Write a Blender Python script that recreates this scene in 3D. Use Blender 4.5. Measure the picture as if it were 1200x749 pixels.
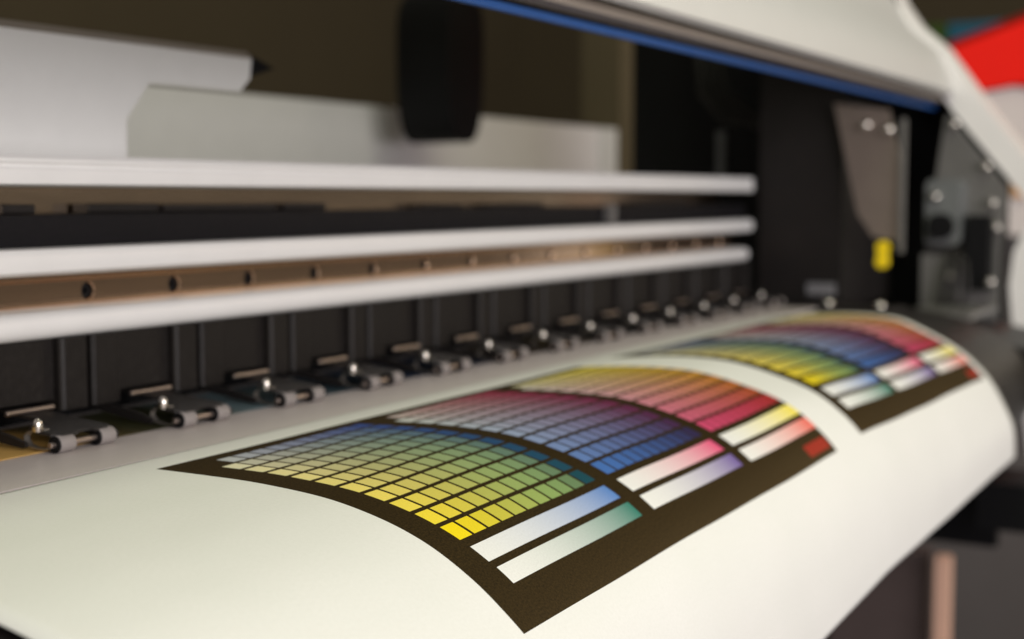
import bpy, bmesh, math, random
import numpy as np
from mathutils import Vector, Matrix
random.seed(7)
for o in list(bpy.data.objects): bpy.data.objects.remove(o)
sc = bpy.context.scene
COL = sc.collection
rad = math.radians

# ------------------------------------------------------------------ camera
cam_d = bpy.data.cameras.new('camera'); cam = bpy.data.objects.new('camera', cam_d); COL.objects.link(cam)
cam.location = (0, 0, 1.0)
cam.rotation_euler = (rad(90 - 4.954), 0, rad(29.326 - 90))
cam_d.lens = 50; cam_d.sensor_width = 36; cam_d.clip_start = 0.02; cam_d.clip_end = 60
cam_d.dof.use_dof = True; cam_d.dof.focus_distance = 0.515; cam_d.dof.aperture_fstop = 7.0
sc.camera = cam

# ------------------------------------------------------------------ world (dim room air, no sky in view)
w = bpy.data.worlds.new('World'); sc.world = w; w.use_nodes = True
bg = w.node_tree.nodes['Background']
bg.inputs[0].default_value = (1.0, 0.88, 0.74, 1); bg.inputs[1].default_value = 0.11

# ------------------------------------------------------------------ lamps
def area(name, loc, target, sx, sy, power, col):
    d = bpy.data.lights.new(name, 'AREA'); d.shape = 'RECTANGLE'; d.size = sx; d.size_y = sy
    d.energy = power; d.color = col
    o = bpy.data.objects.new(name, d); COL.objects.link(o); o.location = loc
    o.rotation_euler = (Vector(target) - Vector(loc)).to_track_quat('-Z', 'Y').to_euler()
    return o
area('window_light', (-0.75, -2.95, 1.55), (0.85, 0.35, 0.95), 3.0, 2.0, 130, (1.0, 0.938, 0.935))
area('ceiling_light', (0.35, -0.15, 2.6), (0.6, 0.3, 0.9), 1.2, 0.4, 16.5, (0.96, 1.0, 0.74))
area('warm_lamp', (2.7, -0.9, 1.8), (0.7, 0.25, 0.85), 0.9, 0.6, 7, (1.0, 0.82, 0.58))

sc.view_settings.view_transform = 'Standard'; sc.view_settings.look = 'None'
sc.view_settings.exposure = 0.0; sc.view_settings.gamma = 1.0
try: sc.view_settings.use_curve_mapping = False
except Exception: pass
sc.render.engine = 'CYCLES'

# ------------------------------------------------------------------ helpers: colours, node expressions, materials
def lin(r, g, b):
    f = lambda c: (c/255/12.92) if c <= 10 else ((c/255 + .055)/1.055)**2.4
    return (f(r), f(g), f(b))

class X:                                   # a node-socket expression
    nt = None
    def __init__(s, k): s.k = k
    @staticmethod
    def m(op, *a):
        n = X.nt.nodes.new('ShaderNodeMath'); n.operation = op
        for i, v in enumerate(a):
            if isinstance(v, X): X.nt.links.new(v.k, n.inputs[i])
            else: n.inputs[i].default_value = v
        return X(n.outputs[0])
    def __add__(s, o): return X.m('ADD', s, o)
    def __radd__(s, o): return X.m('ADD', o, s)
    def __sub__(s, o): return X.m('SUBTRACT', s, o)
    def __rsub__(s, o): return X.m('SUBTRACT', o, s)
    def __mul__(s, o): return X.m('MULTIPLY', s, o)
    __rmul__ = __mul__
    def __truediv__(s, o): return X.m('DIVIDE', s, o)
    def gt(s, o): return X.m('GREATER_THAN', s, o)
    def lt(s, o): return X.m('LESS_THAN', s, o)
    def floor(s): return X.m('FLOOR', s)
    def fract(s): return X.m('FRACT', s)
    def pw(s, e): return X.m('POWER', s, e)
    def clamp(s, a, b): return X.m('MINIMUM', X.m('MAXIMUM', s, a), b)
    def between(s, a, b): return s.gt(a) * s.lt(b)

def mixc(t, a, b):
    n = X.nt.nodes.new('ShaderNodeMix'); n.data_type = 'RGBA'
    for sock, v in ((n.inputs[0], t), (n.inputs[6], a), (n.inputs[7], b)):
        if isinstance(v, X): X.nt.links.new(v.k, sock)
        elif isinstance(v, (int, float)): sock.default_value = v
        else: sock.default_value = (*v, 1)
    return X(n.outputs[2])

def noise(vec, scale, detail=4, rough=.55, stretch=None):
    nt = X.nt
    if stretch:
        mp = nt.nodes.new('ShaderNodeMapping'); mp.inputs['Scale'].default_value = stretch
        nt.links.new(vec, mp.inputs[0]); vec = mp.outputs[0]
    n = nt.nodes.new('ShaderNodeTexNoise'); n.inputs['Scale'].default_value = scale
    n.inputs['Detail'].default_value = detail; n.inputs['Roughness'].default_value = rough
    nt.links.new(vec, n.inputs['Vector']); return X(n.outputs[0])

MATS = {}
def mat(name, col, rough=.5, metal=0., vary=.12, scale=40, bump=0., bscale=600, stretch=None, spec=.5, coat=0., dust=0.):
    m = bpy.data.materials.new(name); m.use_nodes = True; nt = m.node_tree; X.nt = nt
    b = nt.nodes['Principled BSDF']; tc = nt.nodes.new('ShaderNodeTexCoord'); vec = tc.outputs['Object']
    n1 = noise(vec, scale, 5, .6, stretch)
    k = n1*(2*vary) + (1 - vary)
    c = mixc(1.0, col, col)
    mul = nt.nodes.new('ShaderNodeVectorMath'); mul.operation = 'SCALE'
    nt.links.new(c.k, mul.inputs[0]); nt.links.new(k.k, mul.inputs['Scale'])
    out = mul.outputs[0]
    if dust:
        d = noise(vec, scale*9, 3, .7).pw(4.0)*dust*4
        out = mixc(d.clamp(0, .6), X(out), (.35, .33, .30)).k
    nt.links.new(out, b.inputs['Base Color'])
    r = noise(vec, scale*2.3, 4, .6, stretch)*(.3*rough) + rough*.85
    nt.links.new(r.k, b.inputs['Roughness'])
    b.inputs['Metallic'].default_value = metal
    b.inputs['Specular IOR Level'].default_value = spec
    b.inputs['Coat Weight'].default_value = coat
    if bump:
        bp = nt.nodes.new('ShaderNodeBump'); bp.inputs['Strength'].default_value = bump; bp.inputs['Distance'].default_value = .0004
        nt.links.new(noise(vec, bscale, 3, .6, stretch).k, bp.inputs['Height']); nt.links.new(bp.outputs[0], b.inputs['Normal'])
    MATS[name] = m
    return m

mat('white_paint', (.745, .745, .735), .42, vary=.04, bump=.15, bscale=900)
mat('end_paint', (.86, .84, .83), .35, vary=.03)
mat('cover_paint', (.55, .55, .54), .45, vary=.04, bump=.15, bscale=900)
mat('grey_paint', (.78, .785, .77), .5, vary=.05, bump=.15)
mat('rear_paint', (.86, .835, .86), .6, vary=.05)
mat('dull_underside', (.30, .26, .22), .5, vary=.06)
mat('black_plastic', (.014, .012, .0115), .45, vary=.25, bump=.35, bscale=1500, dust=.02, spec=.3)
mat('housing_plastic', (.011, .0092, .0085), .42, vary=.2, bump=.5, bscale=1800, dust=.025, spec=.22)
mat('deep_black', (.006, .006, .007), .55, vary=.2, spec=.2)
mat('belt_rubber', (.006, .0055, .007), .6, vary=.2, bump=.4, bscale=1200, dust=.01, spec=.15)
mat('rail_steel', (.70, .49, .34), .17, 1.0, vary=.38, scale=260, stretch=(.025, 1, 1), bump=.12, bscale=900)  # warm tint and streaks put the room's reflections into the steel's colour
mat('bright_steel', (.90, .86, .80), .26, 1.0, vary=.05)
mat('hole_steel', (.06, .05, .045), .4, .6, vary=.1)
mat('polished_strip', (.84, .66, .49), .18, 1.0, vary=.4, scale=60, stretch=(.12, 1, 1))  # brown-gold tint and streaks paint reflected warm surroundings into the metal
mat('dull_steel', (.55, .46, .41), .42, 1.0, vary=.1)
mat('platen_metal', (.66, .605, .59), .45, .1, vary=.06, scale=120, stretch=(.08, 1, 1), bump=.2, bscale=1200)
mat('roller_rubber', (.27, .245, .235), .6, vary=.1, bump=.3, bscale=2500)
mat('blue_seal', (.014, .075, .26), .55, vary=.08, spec=.2)
mat('bracket_metal', (.30, .25, .22), .36, .6, vary=.15)
mat('side_metal', (.17, .165, .16), .42, .2, vary=.25)
mat('motor_grey', (.15, .158, .16), .5, vary=.15)
mat('arm_plastic', (.017, .015, .014), .45, vary=.2, bump=.4, bscale=1500, dust=.03)
mat('spring_steel', (.42, .39, .35), .34, .85, vary=.1)
mat('yellow_plastic', (.95, .70, .01), .45, vary=.05)
mat('label_grey', (.20, .20, .21), .5, vary=.1)
mat('red_paint', (.90, .016, .009), .7, vary=.05, spec=.08)
mat('panel_white', (.60, .55, .53), .5, vary=.05)
mat('orange_paint', (.85, .42, .10), .5, vary=.08)
mat('green_card', (.055, .12, .012), .7, vary=.15)
mat('blue_card', (.02, .16, .26), .6, vary=.15)
mat('wall_olive', (.10, .078, .040), .85, vary=.12, scale=2)
mat('floor_grey', (.062, .053, .050), .6, vary=.12, scale=6, bump=.2, bscale=200)
mat('copper_paint', (.92, .58, .43), .4, vary=.08)
mat('pink_metal', (.15, .115, .11), .4, .3, vary=.1)

def tag(o, label=None, cat=None, group=None, kind=None):
    if label: o['label'] = label
    if cat: o['category'] = cat
    if group: o['group'] = group
    if kind: o['kind'] = kind
    return o
def empty(name, loc, parent=None):
    o = bpy.data.objects.new(name, None); COL.objects.link(o); o.location = loc
    o.empty_display_size = .02
    if parent: o.parent = parent; o.matrix_parent_inverse = Matrix.Translation(-Vector(wloc(parent)))
    return o
def wloc(o):
    return o['_w'] if '_w' in o else o.location
ROOT = {}
def origin(o):
    p = Vector((0, 0, 0)); q = o
    while q is not None: p += Vector(q.location); q = q.parent
    return p
def obj(name, bm, material, parent=None, smooth=None, bevel=0, seg=2):
    """bm is in world coordinates; the object's origin is put at the mesh's base centre"""
    if bevel:
        es = [e for e in bm.edges if len(e.link_faces) == 2 and e.calc_face_angle(0) > .5]
        bmesh.ops.bevel(bm, geom=es, offset=bevel, segments=seg, profile=.5, affect='EDGES')
    bmesh.ops.recalc_face_normals(bm, faces=bm.faces)
    vs = [v.co for v in bm.verts]
    mn = Vector([min(v[i] for v in vs) for i in range(3)]); mx = Vector([max(v[i] for v in vs) for i in range(3)])
    c = (mn + mx)/2; c.z = mn.z
    bmesh.ops.translate(bm, verts=bm.verts, vec=-c)
    me = bpy.data.meshes.new(name); bm.to_mesh(me); bm.free()
    me.materials.append(MATS[material] if isinstance(material, str) else material)
    o = bpy.data.objects.new(name, me); COL.objects.link(o)
    if smooth is not None:
        for p in me.polygons: p.use_smooth = True
        me.set_sharp_from_angle(angle=rad(smooth))
    o.location = c
    if parent is not None:
        o.parent = parent; o.location = c - origin(parent)
    return o
def box(x0, x1, y0, y1, z0, z1, bm=None):
    bm = bm or bmesh.new()
    v = [bm.verts.new((x, y, z)) for x in (x0, x1) for y in (y0, y1) for z in (z0, z1)]
    for f in ((0,1,3,2),(4,6,7,5),(0,4,5,1),(2,3,7,6),(0,2,6,4),(1,5,7,3)): bm.faces.new([v[i] for i in f])
    return bm
def ext_x(pts, x0, x1, bm=None):
    """closed YZ outline extruded along X"""
    bm = bm or bmesh.new(); n = len(pts)
    a = [bm.verts.new((x0, y, z)) for y, z in pts]; b = [bm.verts.new((x1, y, z)) for y, z in pts]
    for i in range(n): bm.faces.new((a[i], a[(i+1) % n], b[(i+1) % n], b[i]))
    bm.faces.new(a[::-1]); bm.faces.new(b); return bm
def ext_y(pts, y0, y1, bm=None):
    bm = bm or bmesh.new(); n = len(pts)
    a = [bm.verts.new((x, y0, z)) for x, z in pts]; b = [bm.verts.new((x, y1, z)) for x, z in pts]
    for i in range(n): bm.faces.new((a[i], a[(i+1) % n], b[(i+1) % n], b[i]))
    bm.faces.new(a[::-1]); bm.faces.new(b); return bm
def lathe(prof, c, axis, n=24, bm=None):
    """prof: (radius, distance along axis)"""
    bm = bm or bmesh.new(); ax = Vector(axis).normalized(); u = ax.orthogonal().normalized(); v = ax.cross(u); c = Vector(c)
    rings = []
    for r, h in prof:
        if r < 1e-7: rings.append([bm.verts.new(c + ax*h)])
        else: rings.append([bm.verts.new(c + ax*h + (u*math.cos(2*math.pi*i/n) + v*math.sin(2*math.pi*i/n))*r) for i in range(n)])
    for A, B in zip(rings, rings[1:]):
        for i in range(n):
            j = (i+1) % n
            if len(A) == 1: bm.faces.new((A[0], B[i], B[j]))
            elif len(B) == 1: bm.faces.new((A[i], A[j], B[0]))
            else: bm.faces.new((A[i], A[j], B[j], B[i]))
    if len(rings[0]) > 1: bm.faces.new(rings[0][::-1])
    if len(rings[-1]) > 1: bm.faces.new(rings[-1])
    return bm
def dome(c, axis, r, h):
    """pan head screw: skirt, rounded crown with a socket"""
    pr = [(r*.95, -h*.3), (r, 0), (r, h*.25)] + [(r*math.cos(a), h*.25 + h*.75*math.sin(a)) for a in [rad(t) for t in (20, 40, 58, 72)]]
    pr += [(r*.30, h*.98), (r*.28, h*.6), (0, h*.55)]
    return lathe(pr, c, axis, 24)
def tube(pts, r, n=10, bm=None):
    bm = bm or bmesh.new(); P = [Vector(p) for p in pts]; rings = []
    for i, p in enumerate(P):
        t = (P[min(i+1, len(P)-1)] - P[max(i-1, 0)]).normalized(); u = t.orthogonal().normalized()
        if rings: u = (pu - t*pu.dot(t)).normalized()
        pu = u; v = t.cross(u)
        rings.append([bm.verts.new(p + (u*math.cos(2*math.pi*k/n) + v*math.sin(2*math.pi*k/n))*r) for k in range(n)])
    for A, B in zip(rings, rings[1:]):
        for k in range(n): bm.faces.new((A[k], A[(k+1) % n], B[(k+1) % n], B[k]))
    bm.faces.new(rings[0][::-1]); bm.faces.new(rings[-1]); return bm
def round_poly(pts, r, seg=5):
    out = []; n = len(pts)
    for i in range(n):
        p0, p, p1 = Vector(pts[i-1]), Vector(pts[i]), Vector(pts[(i+1) % n])
        a = p + (p0-p).normalized()*min(r, (p0-p).length*.45); b = p + (p1-p).normalized()*min(r, (p1-p).length*.45)
        for k in range(seg+1):
            t = k/seg; out.append(tuple((1-t)**2*a + 2*t*(1-t)*p + t*t*b))
    return out

# ------------------------------------------------------------------ setting: floor and the dark walls behind
ZP = .8925                                  # platen height
o = obj('floor', box(-1.5, 7, -2, 4.2, -.02, 0), 'floor_grey'); tag(o, kind='structure')
o = obj('wall_rear', box(-1.5, 7, 2.9, 3.0, .0, 3.2), 'wall_olive'); tag(o, kind='structure')
o = obj('wall_side', box(5.2, 5.3, -.4, 2.9, .0, 3.2), 'wall_olive'); tag(o, kind='structure')

# ------------------------------------------------------------------ the printer
PR = empty('wide_format_printer', (.9, .6, 0))
tag(PR, 'white wide format printer with steel guide rail, black roller housings and pinch rollers', 'printer')

# platen and the black apron the sheet hangs over
obj('platen', box(.05, 1.40, .4135, .66, .872, ZP), 'platen_metal', PR, bevel=.001)
apron = [(.4125, .8905), (.38, .8905), (.345, .8900), (.318, .8865), (.295, .8815), (.272, .8735), (.252, .862), (.236, .847), (.226, .828), (.225, .805), (.236, .785), (.27, .765), (.4125, .74)]
obj('front_apron', ext_x(apron, .05, 1.42), 'black_plastic', PR, smooth=40)
obj('stand_beam', ext_x(round_poly([(.42, .58), (.62, .58), (.62, .86), (.42, .86)], .02), .05, 1.6), 'black_plastic', PR, smooth=30)

# the carriage beam: stacked extrusions
XA, XB = .05, 1.395
topp = [(.62, 1.0045), (.503, 1.0045), (.5005, 1.0055), (.5, 1.0075), (.5, 1.0120), (.5012, 1.0132), (.5012, 1.0142), (.5, 1.0154), (.5, 1.0168), (.502, 1.0187), (.62, 1.0187)]
obj('top_profile', ext_x(topp, XA, XB), 'white_paint', PR, smooth=35)
ms = obj('polished_strip', box(XA, XB-.01, .535, .545, .990, 1.0043), 'polished_strip', PR)
obj('belt_cover', ext_x(round_poly([(.507, .9770), (.534, .9770), (.534, .9915), (.507, .9915)], .001, 2), XA, XB-.005), 'belt_rubber', PR, smooth=30)
for a, b, h in ((.455, .474, .0045), (.507, .556, .0045), (.560, .652, .0040), (.660, .700, .0042), (.81, .86, .003), (.90, .98, .003), (1.16, 1.27, .003)):
    obj('dark_block', ext_x(round_poly([(.523, .9917), (.533, .9917), (.533, .9917+h), (.523, .9917+h)], .0012, 3), a, b), 'black_plastic', PR, smooth=30)  # dark rounded blocks along the lower edge of the polished strip
obj('belt_bracket', box(1.055, 1.064, .499, .5065, .978, .993), 'side_metal', PR, bevel=.0008)
upp = [(.62, .9637), (.507, .9637), (.5030, .9642), (.5008, .9658), (.5, .9682), (.5, .9712), (.5006, .9738), (.5022, .9758), (.505, .9765), (.62, .9765)]
obj('upper_profile', ext_x(upp, XA, XB), 'white_paint', PR, smooth=35)
lop = [(.62, .9480), (.501, .9484), (.4968, .9478), (.4945, .9460), (.4935, .9436), (.4936, .9412), (.4944, .9388), (.4960, .9368), (.4985, .9356), (.502, .9354), (.62, .9354)]
obj('lower_profile', ext_x(lop, XA, XB-.03), 'white_paint', PR, smooth=35)

# linear rail with counterbored holes, one mesh: face plates round real holes
def rail():
    bm = bmesh.new(); z0, z1 = .9466, .9634; zc = (z0+z1)/2 - .0006; yf = .516; pitch = .06
    r = .0040; n = 24
    # outer shape: chamfered top and bottom grooves
    xs = [.4990 + pitch*k for k in range(-5, 15)]
    def ring(x0, x1, xc):
        a0, a1 = zc-.0056, zc+.0056
        sq = []
        for i in range(n):
            a = 2*math.pi*i/n; c, s = math.cos(a), math.sin(a); k = 1/max(abs(c), abs(s))
            sq.append((c*k, s*k))
        hx = .006
        O = [bm.verts.new((xc + p[0]*hx, yf, zc + p[1]*.0056)) for p in sq]
        C0 = [bm.verts.new((xc + math.cos(2*math.pi*i/n)*r*1.12, yf, zc + math.sin(2*math.pi*i/n)*r*1.12)) for i in range(n)]
        C1 = [bm.verts.new((xc + math.cos(2*math.pi*i/n)*r, yf+.0006, zc + math.sin(2*math.pi*i/n)*r)) for i in range(n)]
        C2 = [bm.verts.new((xc + math.cos(2*math.pi*i/n)*r, yf+.0062, zc + math.sin(2*math.pi*i/n)*r)) for i in range(n)]
        for A, B in ((O, C0), (C0, C1), (C1, C2)):
            for i in range(n): bm.faces.new((A[i], A[(i+1) % n], B[(i+1) % n], B[i]))
        bm.faces.new(C2)
        for p, q in ((x0, xc-hx), (xc+hx, x1)):
            v = [bm.verts.new(t) for t in ((p, yf, a0), (q, yf, a0), (q, yf, a1), (p, yf, a1))]; bm.faces.new(v)
    for xc in xs: ring(xc-pitch/2, xc+pitch/2, xc)
    X0, X1 = xs[0]-pitch/2, xs[-1]+pitch/2
    a0, a1 = zc-.0056, zc+.0056
    for lst in ([(yf, a1), (yf+.0005, a1+.0006), (yf+.0005, a1+.0012), (yf-.0004, a1+.0016), (yf-.0004, z1), (yf+.012, z1)],
                [(yf, a0), (yf+.0005, a0-.0006), (yf+.0005, a0-.0012), (yf-.0004, a0-.0016), (yf-.0004, z0), (yf+.012, z0)]):
        A = [bm.verts.new((X0, y, z)) for y, z in lst]; B = [bm.verts.new((X1, y, z)) for y, z in lst]
        for i in range(len(lst)-1): bm.faces.new((A[i], A[i+1], B[i+1], B[i]))
    bmesh.ops.remove_doubles(bm, verts=bm.verts, dist=1e-6)
    return bm, xs, zc, yf
bm, xs, zc, yf = rail()
ra = obj('linear_rail', bm, 'rail_steel', PR)
for x in xs:
    if .3 < x < 1.4: obj('rail_bolt', lathe([(.0037, .0060), (.0037, .0024), (.0034, .0020), (.0017, .0020), (.0017, .0048), (0, .0048)], (x, yf, zc), (0, 1, 0), 16), 'deep_black', ra)  # bolts coloured black, painting in the shade inside the holes

# black roller housings below the beam
def housing(xc):
    bm = bmesh.new(); h = .0360; zt = .9354
    for s in (-1, 1):
        pl = [(s*h, .500), (s*h, .497), (s*(h-.0015), .4955), (s*.0215, .4955), (s*.0200, .4965), (s*.0185, .4965), (s*.0185, .520), (s*h, .520)]
        n = len(pl); A = [bm.verts.new((xc+x, y, .9022)) for x, y in pl]; B = [bm.verts.new((xc+x, y, zt)) for x, y in pl]
        for i in range(n): bm.faces.new((A[i], A[(i+1) % n], B[(i+1) % n], B[i]))
        bm.faces.new(A[::-1]); bm.faces.new(B)
    box(xc-.0184, xc+.0184, .5000, .518, .9072, zt, bm)
    return obj('roller_housing', bm, 'housing_plastic', PR, bevel=.0006, seg=2)
DIV0 = .4801
h0 = None
for k in range(-2, 12):
    xc = DIV0 + .0375 + .075*k
    if h0 is None: h0 = housing(xc); hx = xc
    else:
        c = h0.copy(); COL.objects.link(c); c.location.x += xc - hx
obj('housing_back', box(.25, 1.40, .522, .56, .8945, .935), 'deep_black', PR)

# pinch roller units (wheels, arm, spring, screw)
def pinch(xc):
    root = empty('pinch_roller', (xc - PR.location.x, .455 - PR.location.y, ZP - PR.location.z)); root.parent = PR
    yw, zw = .455, ZP + .0038
    # arm plate: sloping sheet over both wheels with a neck into the housing slot
    out = [(-.0160, .4640), (-.0160, .4570), (-.0130, .4535), (-.0040, .4535), (-.0030, .4560), (.0050, .4560), (.0060, .4535), (.0130, .4535), (.0160, .4565), (.0165, .5120), (.0020, .5120), (.0005, .4800), (-.0035, .4740), (-.0130, .4730)]
    zt = lambda y: .9004 + (y - .4535)*.085
    bm = bmesh.new(); A = [bm.verts.new((xc+x, y, zt(y))) for x, y in out]; B = [bm.verts.new((xc+x, y, zt(y)-.0012)) for x, y in out]; n = len(out)
    for i in range(n): bm.faces.new((A[i], A[(i+1) % n], B[(i+1) % n], B[i]))
    bm.faces.new(A); bm.faces.new(B[::-1])
    obj('arm_plate', bm, 'arm_plastic', root, bevel=.0003, seg=1)
    # long cheek on the near side, short one on the far side
    for x0, x1, ch in ((-.0198, -.0180, [(.512, .9040), (.478, .8990), (.468, .8965), (.468, .8940), (.480, .8950), (.512, .8995)]), (.0168, .0182, [(.490, .9010), (.4595, .9002), (.4515, .8975), (.4530, .8940), (.4640, .8945), (.490, .8975)])):
        obj('side_cheek', ext_x(round_poly(ch, .002, 4), xc+x0, xc+x1), 'black_plastic', root, smooth=40)
    for s in (-1, 1):
        cx_ = xc + s*.0115 + .0005
        obj('wheel', lathe([(.0019, -.0040), (.0030, -.0044), (.0036, -.0041), (.0038, -.0036), (.0038, .0036), (.0036, .0041), (.0030, .0044), (.0019, .0040)], (cx_, yw, zw), (1, 0, 0), 28), 'roller_rubber', root, smooth=40)
        obj('wheel_cap', lathe([(.0034, -.0052), (.0036, -.0050), (.0036, -.0045), (.0022, -.00445)], (cx_, yw, zw), (1, 0, 0), 24), 'deep_black', root, smooth=40)
    obj('axle', lathe([(.0011, -.0185), (.0013, -.0183), (.0013, .0165), (.0011, .0167)], (xc, yw, zw), (1, 0, 0), 16), 'dull_steel', root, smooth=40)
    # hairpin leaf spring
    path = [(.4586, .9026), (.4635, .9024), (.4680, .9012), (.4706, .8992), (.4705, .8972), (.4682, .8952), (.4640, .8943), (.4600, .8943), (.4565, .8948)]
    bm = bmesh.new(); L_ = []
    for i, (y, z) in enumerate(path):
        a = Vector(path[max(i-1, 0)]); b = Vector(path[min(i+1, len(path)-1)]); t = (b-a).normalized(); nn = Vector((-t.y, t.x))*.00028
        L_.append([bm.verts.new((xc+dx, y+k*nn.x, z+k*nn.y)) for dx, k in ((-.0180, 1), (-.0150, 1), (-.0150, -1), (-.0180, -1))])
    for A, B in zip(L_, L_[1:]):
        for i in range(4): bm.faces.new((A[i], A[(i+1) % 4], B[(i+1) % 4], B[i]))
    bm.faces.new(L_[0]); bm.faces.new(L_[-1][::-1])
    obj('leaf_spring', bm, 'spring_steel', root, smooth=50)
    obj('screw', dome((xc-.0172, .4632, .9030), (-.1, -.12, 1), .0023, .0042), 'bright_steel', root, smooth=50)
    obj('pivot_rod', lathe([(.0010, -.0135), (.0012, -.0133), (.0012, .0133), (.0010, .0135)], (xc+.006, .4935, .9052), (1, 0, 0), 14), 'dull_steel', root, smooth=40)
    return root
def copy_tree(o, parent):
    c = o.copy(); COL.objects.link(c); c.parent = parent
    for ch in list(o.children): copy_tree(ch, c)
    return c
p0 = pinch(.4350)
for k in range(1, 13):
    c = copy_tree(p0, PR); c.location.x += .075*k; c.rotation_euler.z = rad(random.uniform(-2, 2))
c = copy_tree(p0, PR); c.location.x -= .075

# upper cover with the blue seal
XC0, XC1 = .15, 1.605
obj('front_cover', ext_x([(.372, 1.1165), (.350, 1.1095), (.346, 1.1125), (.350, 1.130), (.364, 1.158), (.394, 1.184), (.412, 1.213), (.444, 1.270), (.50, 1.36), (.508, 1.352), (.452, 1.268), (.420, 1.213), (.402, 1.186), (.370, 1.152), (.372, 1.1245)], XC0, XC1), 'cover_paint', PR, smooth=35)
obj('cover_underside', ext_x([(.3722, 1.1185), (.3722, 1.1030), (.376, 1.1000), (.384, 1.1000), (.384, 1.1185)], XC0, XC1), 'deep_black', PR)
obj('cover_lip', ext_x([(.3600, 1.1042), (.3718, 1.1030), (.3718, 1.1128), (.3600, 1.1110)], XC0, XC1), 'dull_underside', PR)
obj('blue_seal', ext_x(round_poly([(.3668, 1.0948), (.370, 1.0948), (.3715, 1.0968), (.3715, 1.0996), (.3680, 1.0996)], .0006, 2), XC0, XC1), 'blue_seal', PR, smooth=40)

# end housing on the far side
obj('end_wall', ext_x([(.30, .60), (.757, .60), (.757, 1.45), (.53, 1.36), (.43, 1.20), (.375, 1.135), (.30, 1.04)], 1.66, 1.68), 'deep_black', PR)
obj('carriage', ext_x(round_poly([(.412, .884), (.50, .884), (.50, 1.19), (.412, 1.19)], .006), 1.412, 1.60), 'black_plastic', PR, smooth=30)
obj('carriage_label', box(1.4090, 1.4115, .418, .447, .9005, .912), 'label_grey', PR, bevel=.0006)
br = obj('carriage_bracket', ext_x([(.4195, 1.092), (.366, 1.084), (.350, 1.025), (.352, .956), (.378, .960), (.394, .983)], 1.400, 1.404), 'bracket_metal', PR, bevel=.001)
obj('bracket_flange', box(1.395, 1.3995, .347, .352, .945, 1.075), 'side_metal', PR, bevel=.0008)
tg = lathe([(0, -.003), (.006, -.003), (.0066, -.002), (.0066, .002), (.006, .003), (0, .003)], (1.390, .365, .950), (1, 0, 0), 20)
lathe([(0, -.0031), (.006, -.0031), (.0066, -.0021), (.0066, .0021), (.006, .0031), (0, .0031)], (1.390, .3655, .936), (1, 0, 0), 20, tg)
box(1.3875, 1.3925, .3600, .3705, .934, .952, tg)
obj('yellow_tag', tg, 'yellow_plastic', PR, smooth=40)
obj('side_plate', ext_x(round_poly([(.292, .80), (.350, .80), (.372, .93), (.352, 1.090), (.286, 1.008), (.292, .94)], .008), 1.588, 1.597), 'side_metal', PR, smooth=30)
obj('motor_block', ext_x(round_poly([(.327, .948), (.363, .948), (.363, 1.018), (.327, 1.018)], .008), 1.552, 1.587), 'motor_grey', PR, smooth=30)
obj('drive_cover', box(1.56, 1.587, .297, .322, .90, .98), 'deep_black', PR, bevel=.003)
obj('drive_box', box(1.552, 1.587, .326, .366, .86, .938), 'side_metal', PR, bevel=.004)
obj('maintenance_tray', ext_x(round_poly([(.21, .80), (.50, .80), (.50, .868), (.34, .872), (.21, .850)], .012), 1.425, 1.60), 'black_plastic', PR, smooth=30)
obj('tray_rim', ext_x(round_poly([(.29, .876), (.36, .876), (.36, .884), (.29, .884)], .003), 1.44, 1.58), 'side_metal', PR, smooth=30)
for y, z, x in ((.3865, 1.0700, 1.397), (.3640, 1.0650, 1.397), (.342, 1.078, 1.583), (.307, 1.032, 1.583), (.300, .993, 1.583), (.301, .976, 1.583), (.295, .967, 1.583), (.295, .91, 1.556), (.335, .915, 1.548), (.352, 1.000, 1.548), (.516, .918, 1.41), (.533, .917, 1.41)):
    obj('screw', dome((x, y, z), (-1, -.25, .25), .0048, .0042), 'bright_steel', PR, smooth=50)
for x, y, z in ((1.345, .465, .8950), (1.37, .4125, .8945), (1.372, .362, .8935)):
    obj('screw', dome((x, y, z), (-.1, -.1, 1), .0048, .0042), 'bright_steel', PR, smooth=50)
obj('tray_support', box(1.335, 1.40, .345, .48, .878, .8930), 'black_plastic', PR, bevel=.002)
obj('cable_guide', box(1.50, 1.51, .572, .582, 1.02, 1.072), 'motor_grey', PR, bevel=.002)
for k in range(3): obj('ink_tube', tube([(1.62, .62+.012*k, 1.30), (1.60, .625+.012*k, 1.20), (1.57, .60+.014*k, 1.12), (1.55, .55+.02*k, 1.085), (1.53, .515, 1.06+.01*k)], .004), 'black_plastic', PR, smooth=60)
obj('drive_pulley', lathe([(.010, -.004), (.014, -.004), (.014, -.003), (.0125, -.003), (.0125, .003), (.014, .003), (.014, .004), (.010, .004)], (1.545, .345, .968), (1, 0, 0), 28), 'deep_black', PR, smooth=40)
for k in range(3): obj('motor_cable', tube([(1.56, .335+.006*k, .86), (1.545, .325+.01*k, .875), (1.54, .315+.012*k, .90), (1.548, .318+.008*k, .93+.006*k), (1.56, .335, .945)], .003), 'black_plastic', PR, smooth=60)
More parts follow.
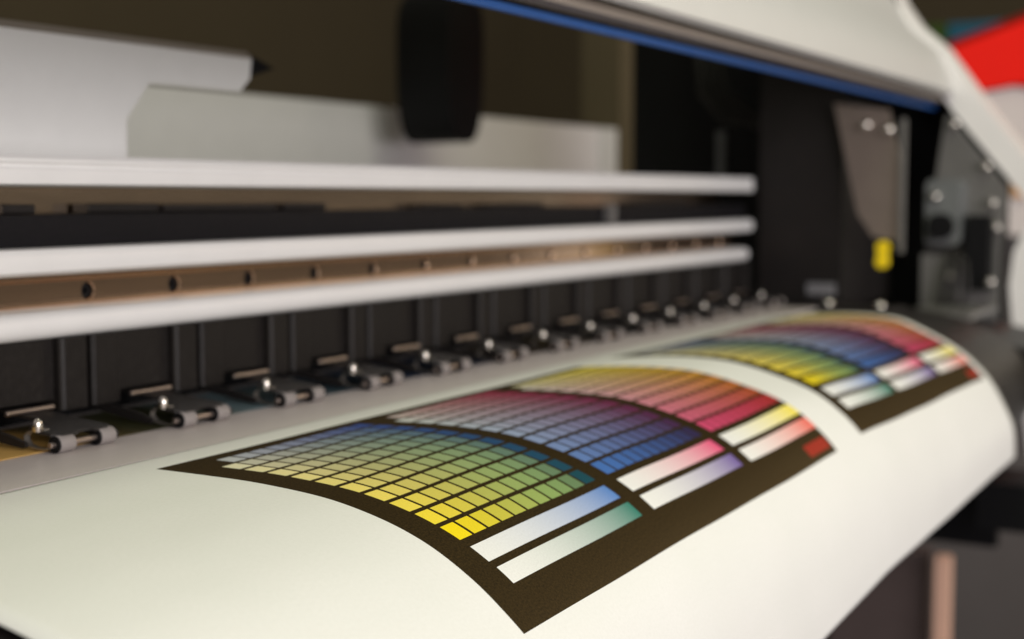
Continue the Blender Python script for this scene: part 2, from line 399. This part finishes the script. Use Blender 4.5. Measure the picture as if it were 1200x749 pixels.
# white end cover: a broad ring with a slanted upper bar and a bulging front
outer = [(.442, 1.272), (.410, 1.216), (.392, 1.190), (.362, 1.164), (.327, 1.116), (.274, 1.047), (.225, .980), (.17, .92), (.15, .80), (.17, .66), (.248, .66)]
inner = [(.266, .779), (.272, .825), (.279, .867), (.283, .904), (.279, .941), (.268, .965), (.256, .980), (.271, 1.000), (.307, 1.043), (.345, 1.089), (.366, 1.118), (.385, 1.145), (.402, 1.190), (.430, 1.272)]
obj('end_cover', ext_x(outer + inner, 1.600, 1.655), 'end_paint', PR, bevel=.003, seg=3, smooth=40)
obj('leg_block', box(1.47, 1.56, .205, .285, .664, .712), 'deep_black', PR, bevel=.012, seg=3)

# inside the cover: sheet-metal guide, rear panel, hanging black block
gp = [(.20, 1.0192), (.5925, 1.0192), (.5928, 1.0430), (.6115, 1.0643), (.6907, 1.0645), (.6998, 1.0730), (.7015, 1.0850), (.20, 1.0850)]
gd = obj('guide_plate', ext_y(gp, .580, .5815), 'grey_paint', PR)
obj('guide_lip', ext_x([(.580, 1.0851), (.5845, 1.0885), (.612, 1.0835), (.612, 1.0845), (.5842, 1.0897), (.579, 1.0856)], .20, .7015), 'dull_underside', PR, smooth=30)
obj('lip_gusset', ext_y([(.7020, 1.0890), (.7020, 1.0740), (.7280, 1.0812)], .5835, .5900), 'deep_black', PR)
obj('rear_panel', box(.2, 2.045, .99, 1.02, .75, 1.108), 'rear_paint', PR, bevel=.0145, seg=6, smooth=40)
obj('rear_panel_edge', box(2.046, 2.10, .985, 1.02, .75, 1.108), 'white_paint', PR, bevel=.004)
obj('rear_post', box(2.101, 2.155, .98, 1.05, .75, 1.6), 'wall_olive', PR, bevel=.004)
obj('cable_carrier', ext_y(round_poly([(1.398, 1.062), (1.446, 1.062), (1.462, 1.110), (1.464, 1.235), (1.384, 1.235), (1.382, 1.110)], .05, 8), .86, .93), 'deep_black', PR, smooth=30)

# stand below
ft = obj('stand_leg', ext_y(round_poly([(1.742, .02), (1.766, .02), (1.766, .562), (1.742, .562)], .011), .369, .385), 'copper_paint', PR, smooth=30, bevel=.003)
obj('stand_panel', box(1.76, 1.80, .40, .52, .05, .56), 'pink_metal', PR, bevel=.01)

# ------------------------------------------------------------------ printed film under the rollers
def film_mat():
    m = bpy.data.materials.new('printed_film'); m.use_nodes = True; nt = m.node_tree; X.nt = nt
    b = nt.nodes['Principled BSDF']; tc = nt.nodes.new('ShaderNodeTexCoord')
    sx = nt.nodes.new('ShaderNodeSeparateXYZ'); nt.links.new(tc.outputs['Object'], sx.inputs[0])
    rp = nt.nodes.new('ShaderNodeValToRGB'); t = (X(sx.outputs[0]) + .575)/1.15
    nt.links.new(t.k, rp.inputs[0])
    st = [(.0, (.92, .50, .13)), (.13, (.95, .64, .22)), (.20, (.92, .56, .16)), (.222, (.14, .10, .03)), (.245, (.05, .05, .02)), (.285, (.07, .075, .03)), (.305, (.16, .24, .26)), (.34, (.22, .32, .36)), (.37, (.05, .09, .11)), (.43, (.03, .05, .09)), (.52, (.02, .03, .06)), (.60, (.10, .07, .02)), (.70, (.03, .03, .03)), (1, (.02, .02, .025))]
    e = rp.color_ramp.elements
    while len(e) < len(st): e.new(.5)
    for el, (p, c) in zip(e, st): el.position = p; el.color = (*c, 1)
    nt.links.new(rp.outputs[0], b.inputs['Base Color']); b.inputs['Roughness'].default_value = .3
    return m
o = obj('printed_film', box(.20, 1.35, .4615, .5215, ZP+.0003, ZP+.0005), film_mat())
tag(o, 'glossy printed film strip in yellow, olive and blue lying under the pinch rollers', 'film')

# ------------------------------------------------------------------ the printed sheet
PL = [(.4105,.8928),(.3953,.8929),(.38,.8930),(.3595,.8930),(.347,.8929),(.3388,.8926),(.3228,.8917),(.3072,.8901),(.2921,.8872),(.2774,.8832),(.2625,.8772),(.2472,.8683),(.238,.8614),(.2267,.8517),(.218,.842),(.2115,.829),(.2065,.814),(.2035,.798),(.2015,.785),(.2005,.772)]
PM = [(.4175,.8928),(.40,.8945),(.38,.8965),(.36,.8980),(.3415,.8987),(.3252,.8985),(.3132,.8977),(.30,.8955),(.2856,.892),(.2678,.8868),(.2535,.8805),(.2392,.8700),(.2310,.862),(.2225,.8515),(.2150,.8395),(.2095,.825),(.2060,.808),(.2045,.793),(.2040,.776)]
PE = [(.4225,.8928),(.40,.8950),(.38,.8975),(.36,.8990),(.34,.8997),(.32,.8992),(.308,.898),(.2965,.8955),(.2754,.8861),(.2563,.8763),(.2395,.8637),(.2254,.8483),(.214,.8279),(.207,.811),(.2055,.788),(.207,.769)]
SM = .2801; NS = 161; XK = (.4144, .80, 1.205); XL, XR = .256, 1.212
def profile(P):
    P = np.array(P); Q = np.vstack([2*P[0]-P[1], P, 2*P[-1]-P[-2]]); out = []
    for i in range(len(P)-1):
        p0_, p1_, p2_, p3_ = Q[i:i+4]
        for t in np.linspace(0, 1, 30, endpoint=False):
            out.append(.5*(2*p1_ + (-p0_+p2_)*t + (2*p0_-5*p1_+4*p2_-p3_)*t*t + (-p0_+3*p1_-3*p2_+p3_)*t**3))
    out.append(P[-1]); out = np.array(out)
    d = np.r_[0, np.cumsum(np.linalg.norm(np.diff(out, axis=0), axis=1))]; s = np.linspace(0, SM, NS)
    q = np.c_[np.interp(s, d, out[:, 0]), np.interp(s, d, out[:, 1])]
    k = np.hanning(13); k /= k.sum()
    qq = np.vstack([q[0]+(q[0]-q[1])*np.arange(6, 0, -1)[:, None], q, q[-1]+(q[-1]-q[-2])*np.arange(1, 7)[:, None]])
    return np.c_[np.convolve(qq[:, 0], k, 'valid'), np.convolve(qq[:, 1], k, 'valid')]
PROF = [profile(p) for p in (PL, PM, PE)]
def sheet_row(x):
    a = (x-XK[0])/(XK[1]-XK[0]) if x < XK[1] else 1 + (x-XK[1])/(XK[2]-XK[1])
    i = 0 if a < 1 else 1; t = a - i
    return PROF[i]*(1-t) + PROF[i+1]*t

C1, C2 = .4138, .8300            # left edges of the two charts
def sheet_mat():
    m = bpy.data.materials.new('printed_paper'); m.use_nodes = True; nt = m.node_tree; X.nt = nt
    b = nt.nodes['Principled BSDF']
    uv = nt.nodes.new('ShaderNodeUVMap'); uv.uv_map = 'metres'
    sp = nt.nodes.new('ShaderNodeSeparateXYZ'); nt.links.new(uv.outputs[0], sp.inputs[0])
    U, S = X(sp.outputs[0]), X(sp.outputs[1])
    second = U.gt(.8)
    u = U - C1 - second*(C2-C1)
    v = S - .0170 - second*.0070 - u*.0225
    paper = mixc(((noise(uv.outputs[0], 620, 4, .75) - .5)*2.5 + .5).clamp(0, 1), (.745, .743, .722), (.805, .802, .786))
    paper = mixc(((noise(uv.outputs[0], 30, 4) - .5)*2 + .5).clamp(0, 1)*.5, paper, (.735, .745, .715))
    k = ((u - .0090)/.1210).floor().clamp(0, 2)
    pu = u - .0152 - k*.1210
    is1, is2 = k.between(.5, 1.5), k.gt(1.5)
    def pick(a, b_, c): return mixc(is2, mixc(is1, a, b_), c)
    W = (.74, .74, .70)
    gu, gv = pu/.01005, (v - .0083)/.01155
    i, j = gu.floor(), gv.floor()
    fu, fv = gu.fract(), gv.fract()
    incell = fu.between(.06, .905)*fv.between(.0, .805)*pu.between(0, .1105)*gv.between(0, 11)
    blank = i.lt(.5)*j.lt(.5)
    incell = incell*(1 - blank)
    ti, tj = (i/10).clamp(0, 1), (j/10).clamp(0, 1)
    tl = tj.pw(.58) + (tj.pw(.85) - tj.pw(.58))*k.gt(.5)
    left = mixc(tl, W, pick(lin(244, 218, 24), lin(66, 108, 178), lin(205, 72, 114)))
    right = mixc(tj, pick(lin(46, 74, 146), lin(160, 36, 80), lin(228, 205, 8)), pick(lin(18, 70, 84), lin(44, 36, 78), lin(168, 40, 36)))
    tx = ti.pw(tj*.62 + .50)
    cell = mixc(tx, left, right)
    cell = mixc((ti*ti*(1 - ti)*tj.pw(.6)*3.4*k.lt(.5)).clamp(0, 1), cell, lin(128, 182, 118))
    bt = (pu/.1100).clamp(0, 1).pw(1.5)
    inbar1 = v.between(.1376, .1466)*pu.between(.001, .1095)
    inbar2 = v.between(.1500, .1585)*pu.between(.0015, .1105)
    bar1 = mixc(bt, (.80, .80, .79), pick(lin(84, 128, 196), lin(222, 76, 124), lin(240, 220, 44)))
    bar2 = mixc(bt, (.80, .80, .78), pick(lin(52, 122, 108), lin(112, 92, 158), lin(228, 84, 62)))
    grain = ((noise(uv.outputs[0], 1050, 3, .8) - .5)*3.6 + .5).clamp(0, 1)
    ink = mixc(grain, lin(16, 12, 5), lin(60, 46, 23))
    red = u.between(.3255, .3598)*v.between(.1648, .1722)
    inchart = u.between(0, .3635)*v.between(0, .1762)
    c = mixc(incell, ink, cell)
    c = mixc(inbar1, c, bar1); c = mixc(inbar2, c, bar2); c = mixc(red, c, lin(150, 38, 30))
    c = mixc(grain*.09, c, lin(50, 46, 38))
    c = mixc(inchart, paper, c)
    nt.links.new(c.k, b.inputs['Base Color'])
    inkmask = inchart*(1 - X.m('MAXIMUM', incell, X.m('MAXIMUM', inbar1, inbar2)))
    b.inputs['Roughness'].default_value = .66
    nt.links.new((.16 - inkmask*.155).k, b.inputs['Specular IOR Level'])
    gl = nt.nodes.new('ShaderNodeBsdfGlossy'); gl.inputs['Roughness'].default_value = .42; gl.inputs['Color'].default_value = (1, .86, .60, 1)
    ms_ = nt.nodes.new('ShaderNodeMixShader'); nt.links.new((inkmask*.034).k, ms_.inputs[0])
    nt.links.new(b.outputs[0], ms_.inputs[1]); nt.links.new(gl.outputs[0], ms_.inputs[2])
    nt.links.new(ms_.outputs[0], nt.nodes['Material Output'].inputs['Surface'])
    bp = nt.nodes.new('ShaderNodeBump'); bp.inputs['Strength'].default_value = .35; bp.inputs['Distance'].default_value = .00012
    nt.links.new(noise(uv.outputs[0], 2200, 3, .7).k, bp.inputs['Height']); nt.links.new(bp.outputs[0], b.inputs['Normal']); nt.links.new(bp.outputs[0], gl.inputs['Normal'])
    return m
def build_sheet():
    xs_ = np.linspace(XL, XR, 96); base = Vector((.74, .30, .77)); V_ = []; UVs = []
    for x in xs_:
        r = sheet_row(x)
        for n_ in range(NS):
            s = SM*n_/(NS-1)
            wob = .00055*math.sin(x*23 + 1.3)*min(1, s/.08) + .0002*math.sin(x*61 + s*30)*min(1, s/.08)
            V_.append((x - base.x, r[n_, 0] - base.y - wob*.5, r[n_, 1] - base.z + wob)); UVs.append((x, s))
    F = [(a*NS+c_, a*NS+c_+1, (a+1)*NS+c_+1, (a+1)*NS+c_) for a in range(len(xs_)-1) for c_ in range(NS-1)]
    me = bpy.data.meshes.new('printed_sheet'); me.from_pydata(V_, [], F)
    ul = me.uv_layers.new(name='metres')
    for lp in me.loops: ul.data[lp.index].uv = UVs[lp.vertex_index]
    for p in me.polygons: p.use_smooth = True
    me.materials.append(sheet_mat()); me.update()
    o = bpy.data.objects.new('printed_sheet', me); COL.objects.link(o); o.location = base
    if me.polygons[5].normal.z < 0: me.flip_normals()
    so = o.modifiers.new('thickness', 'SOLIDIFY'); so.thickness = .0003; so.offset = -1
    tag(o, 'white paper sheet printed with two colour test charts curling over the printer front', 'paper')
build_sheet()

# ------------------------------------------------------------------ blurred things behind, right
BG = empty('background_machine', (2.6, .53, 0)); BG.rotation_euler.z = rad(34)
tag(BG, 'red and white machine standing out of focus behind the printer, at right', 'machine')
obj('red_lid', ext_x([(.62, 1.239), (.584, 1.253), (.449, 1.305), (.20, 1.40), (.20, 1.155), (.446, 1.198), (.531, 1.182), (.62, 1.163)], 2.60, 2.90), 'red_paint', BG, bevel=.008, seg=3, smooth=40)
obj('white_body', ext_x([(.62, .93), (.62, 1.160), (.531, 1.178), (.446, 1.194), (.20, 1.15), (.20, .93)], 2.62, 2.90), 'panel_white', BG, bevel=.006, smooth=40)
obj('machine_base', box(2.66, 2.88, .24, .60, 0, .9295), 'floor_grey', BG, bevel=.004)
obj('orange_label', box(2.60, 2.6195, .40, .447, 1.00, 1.073), 'orange_paint', BG, bevel=.004)
def carton(name, y0, y1, z0, z1, m, label):
    t = empty(name, (3.5, (y0+y1)/2, z0)); tag(t, label, 'box')
    obj('carton_body', box(3.40, 3.60, y0, y1, z0, z1-.012), m, t, bevel=.002)
    obj('carton_lid', box(3.397, 3.603, y0-.003, y1+.003, z1-.0115, z1), m, t, bevel=.002)
carton('green_box', .756, .83, 1.345, 1.397, 'green_card', 'small dark green box beside a blue one above the red machine')
carton('blue_box', .60, .752, 1.335, 1.397, 'blue_card', 'teal blue box half hidden behind the red machine lid')
sh = empty('storage_shelf', (3.6, .7, 0)); tag(sh, 'dark shelf behind the red machine carrying two boxes', 'shelf')
obj('shelf_board', box(3.36, 3.66, .3, 1.1, 1.31, 1.335), 'wall_olive', sh, bevel=.002)
for y in (.32, 1.07): obj('shelf_upright', box(3.60, 3.64, y, y+.03, 0, 1.3098), 'wall_olive', sh)
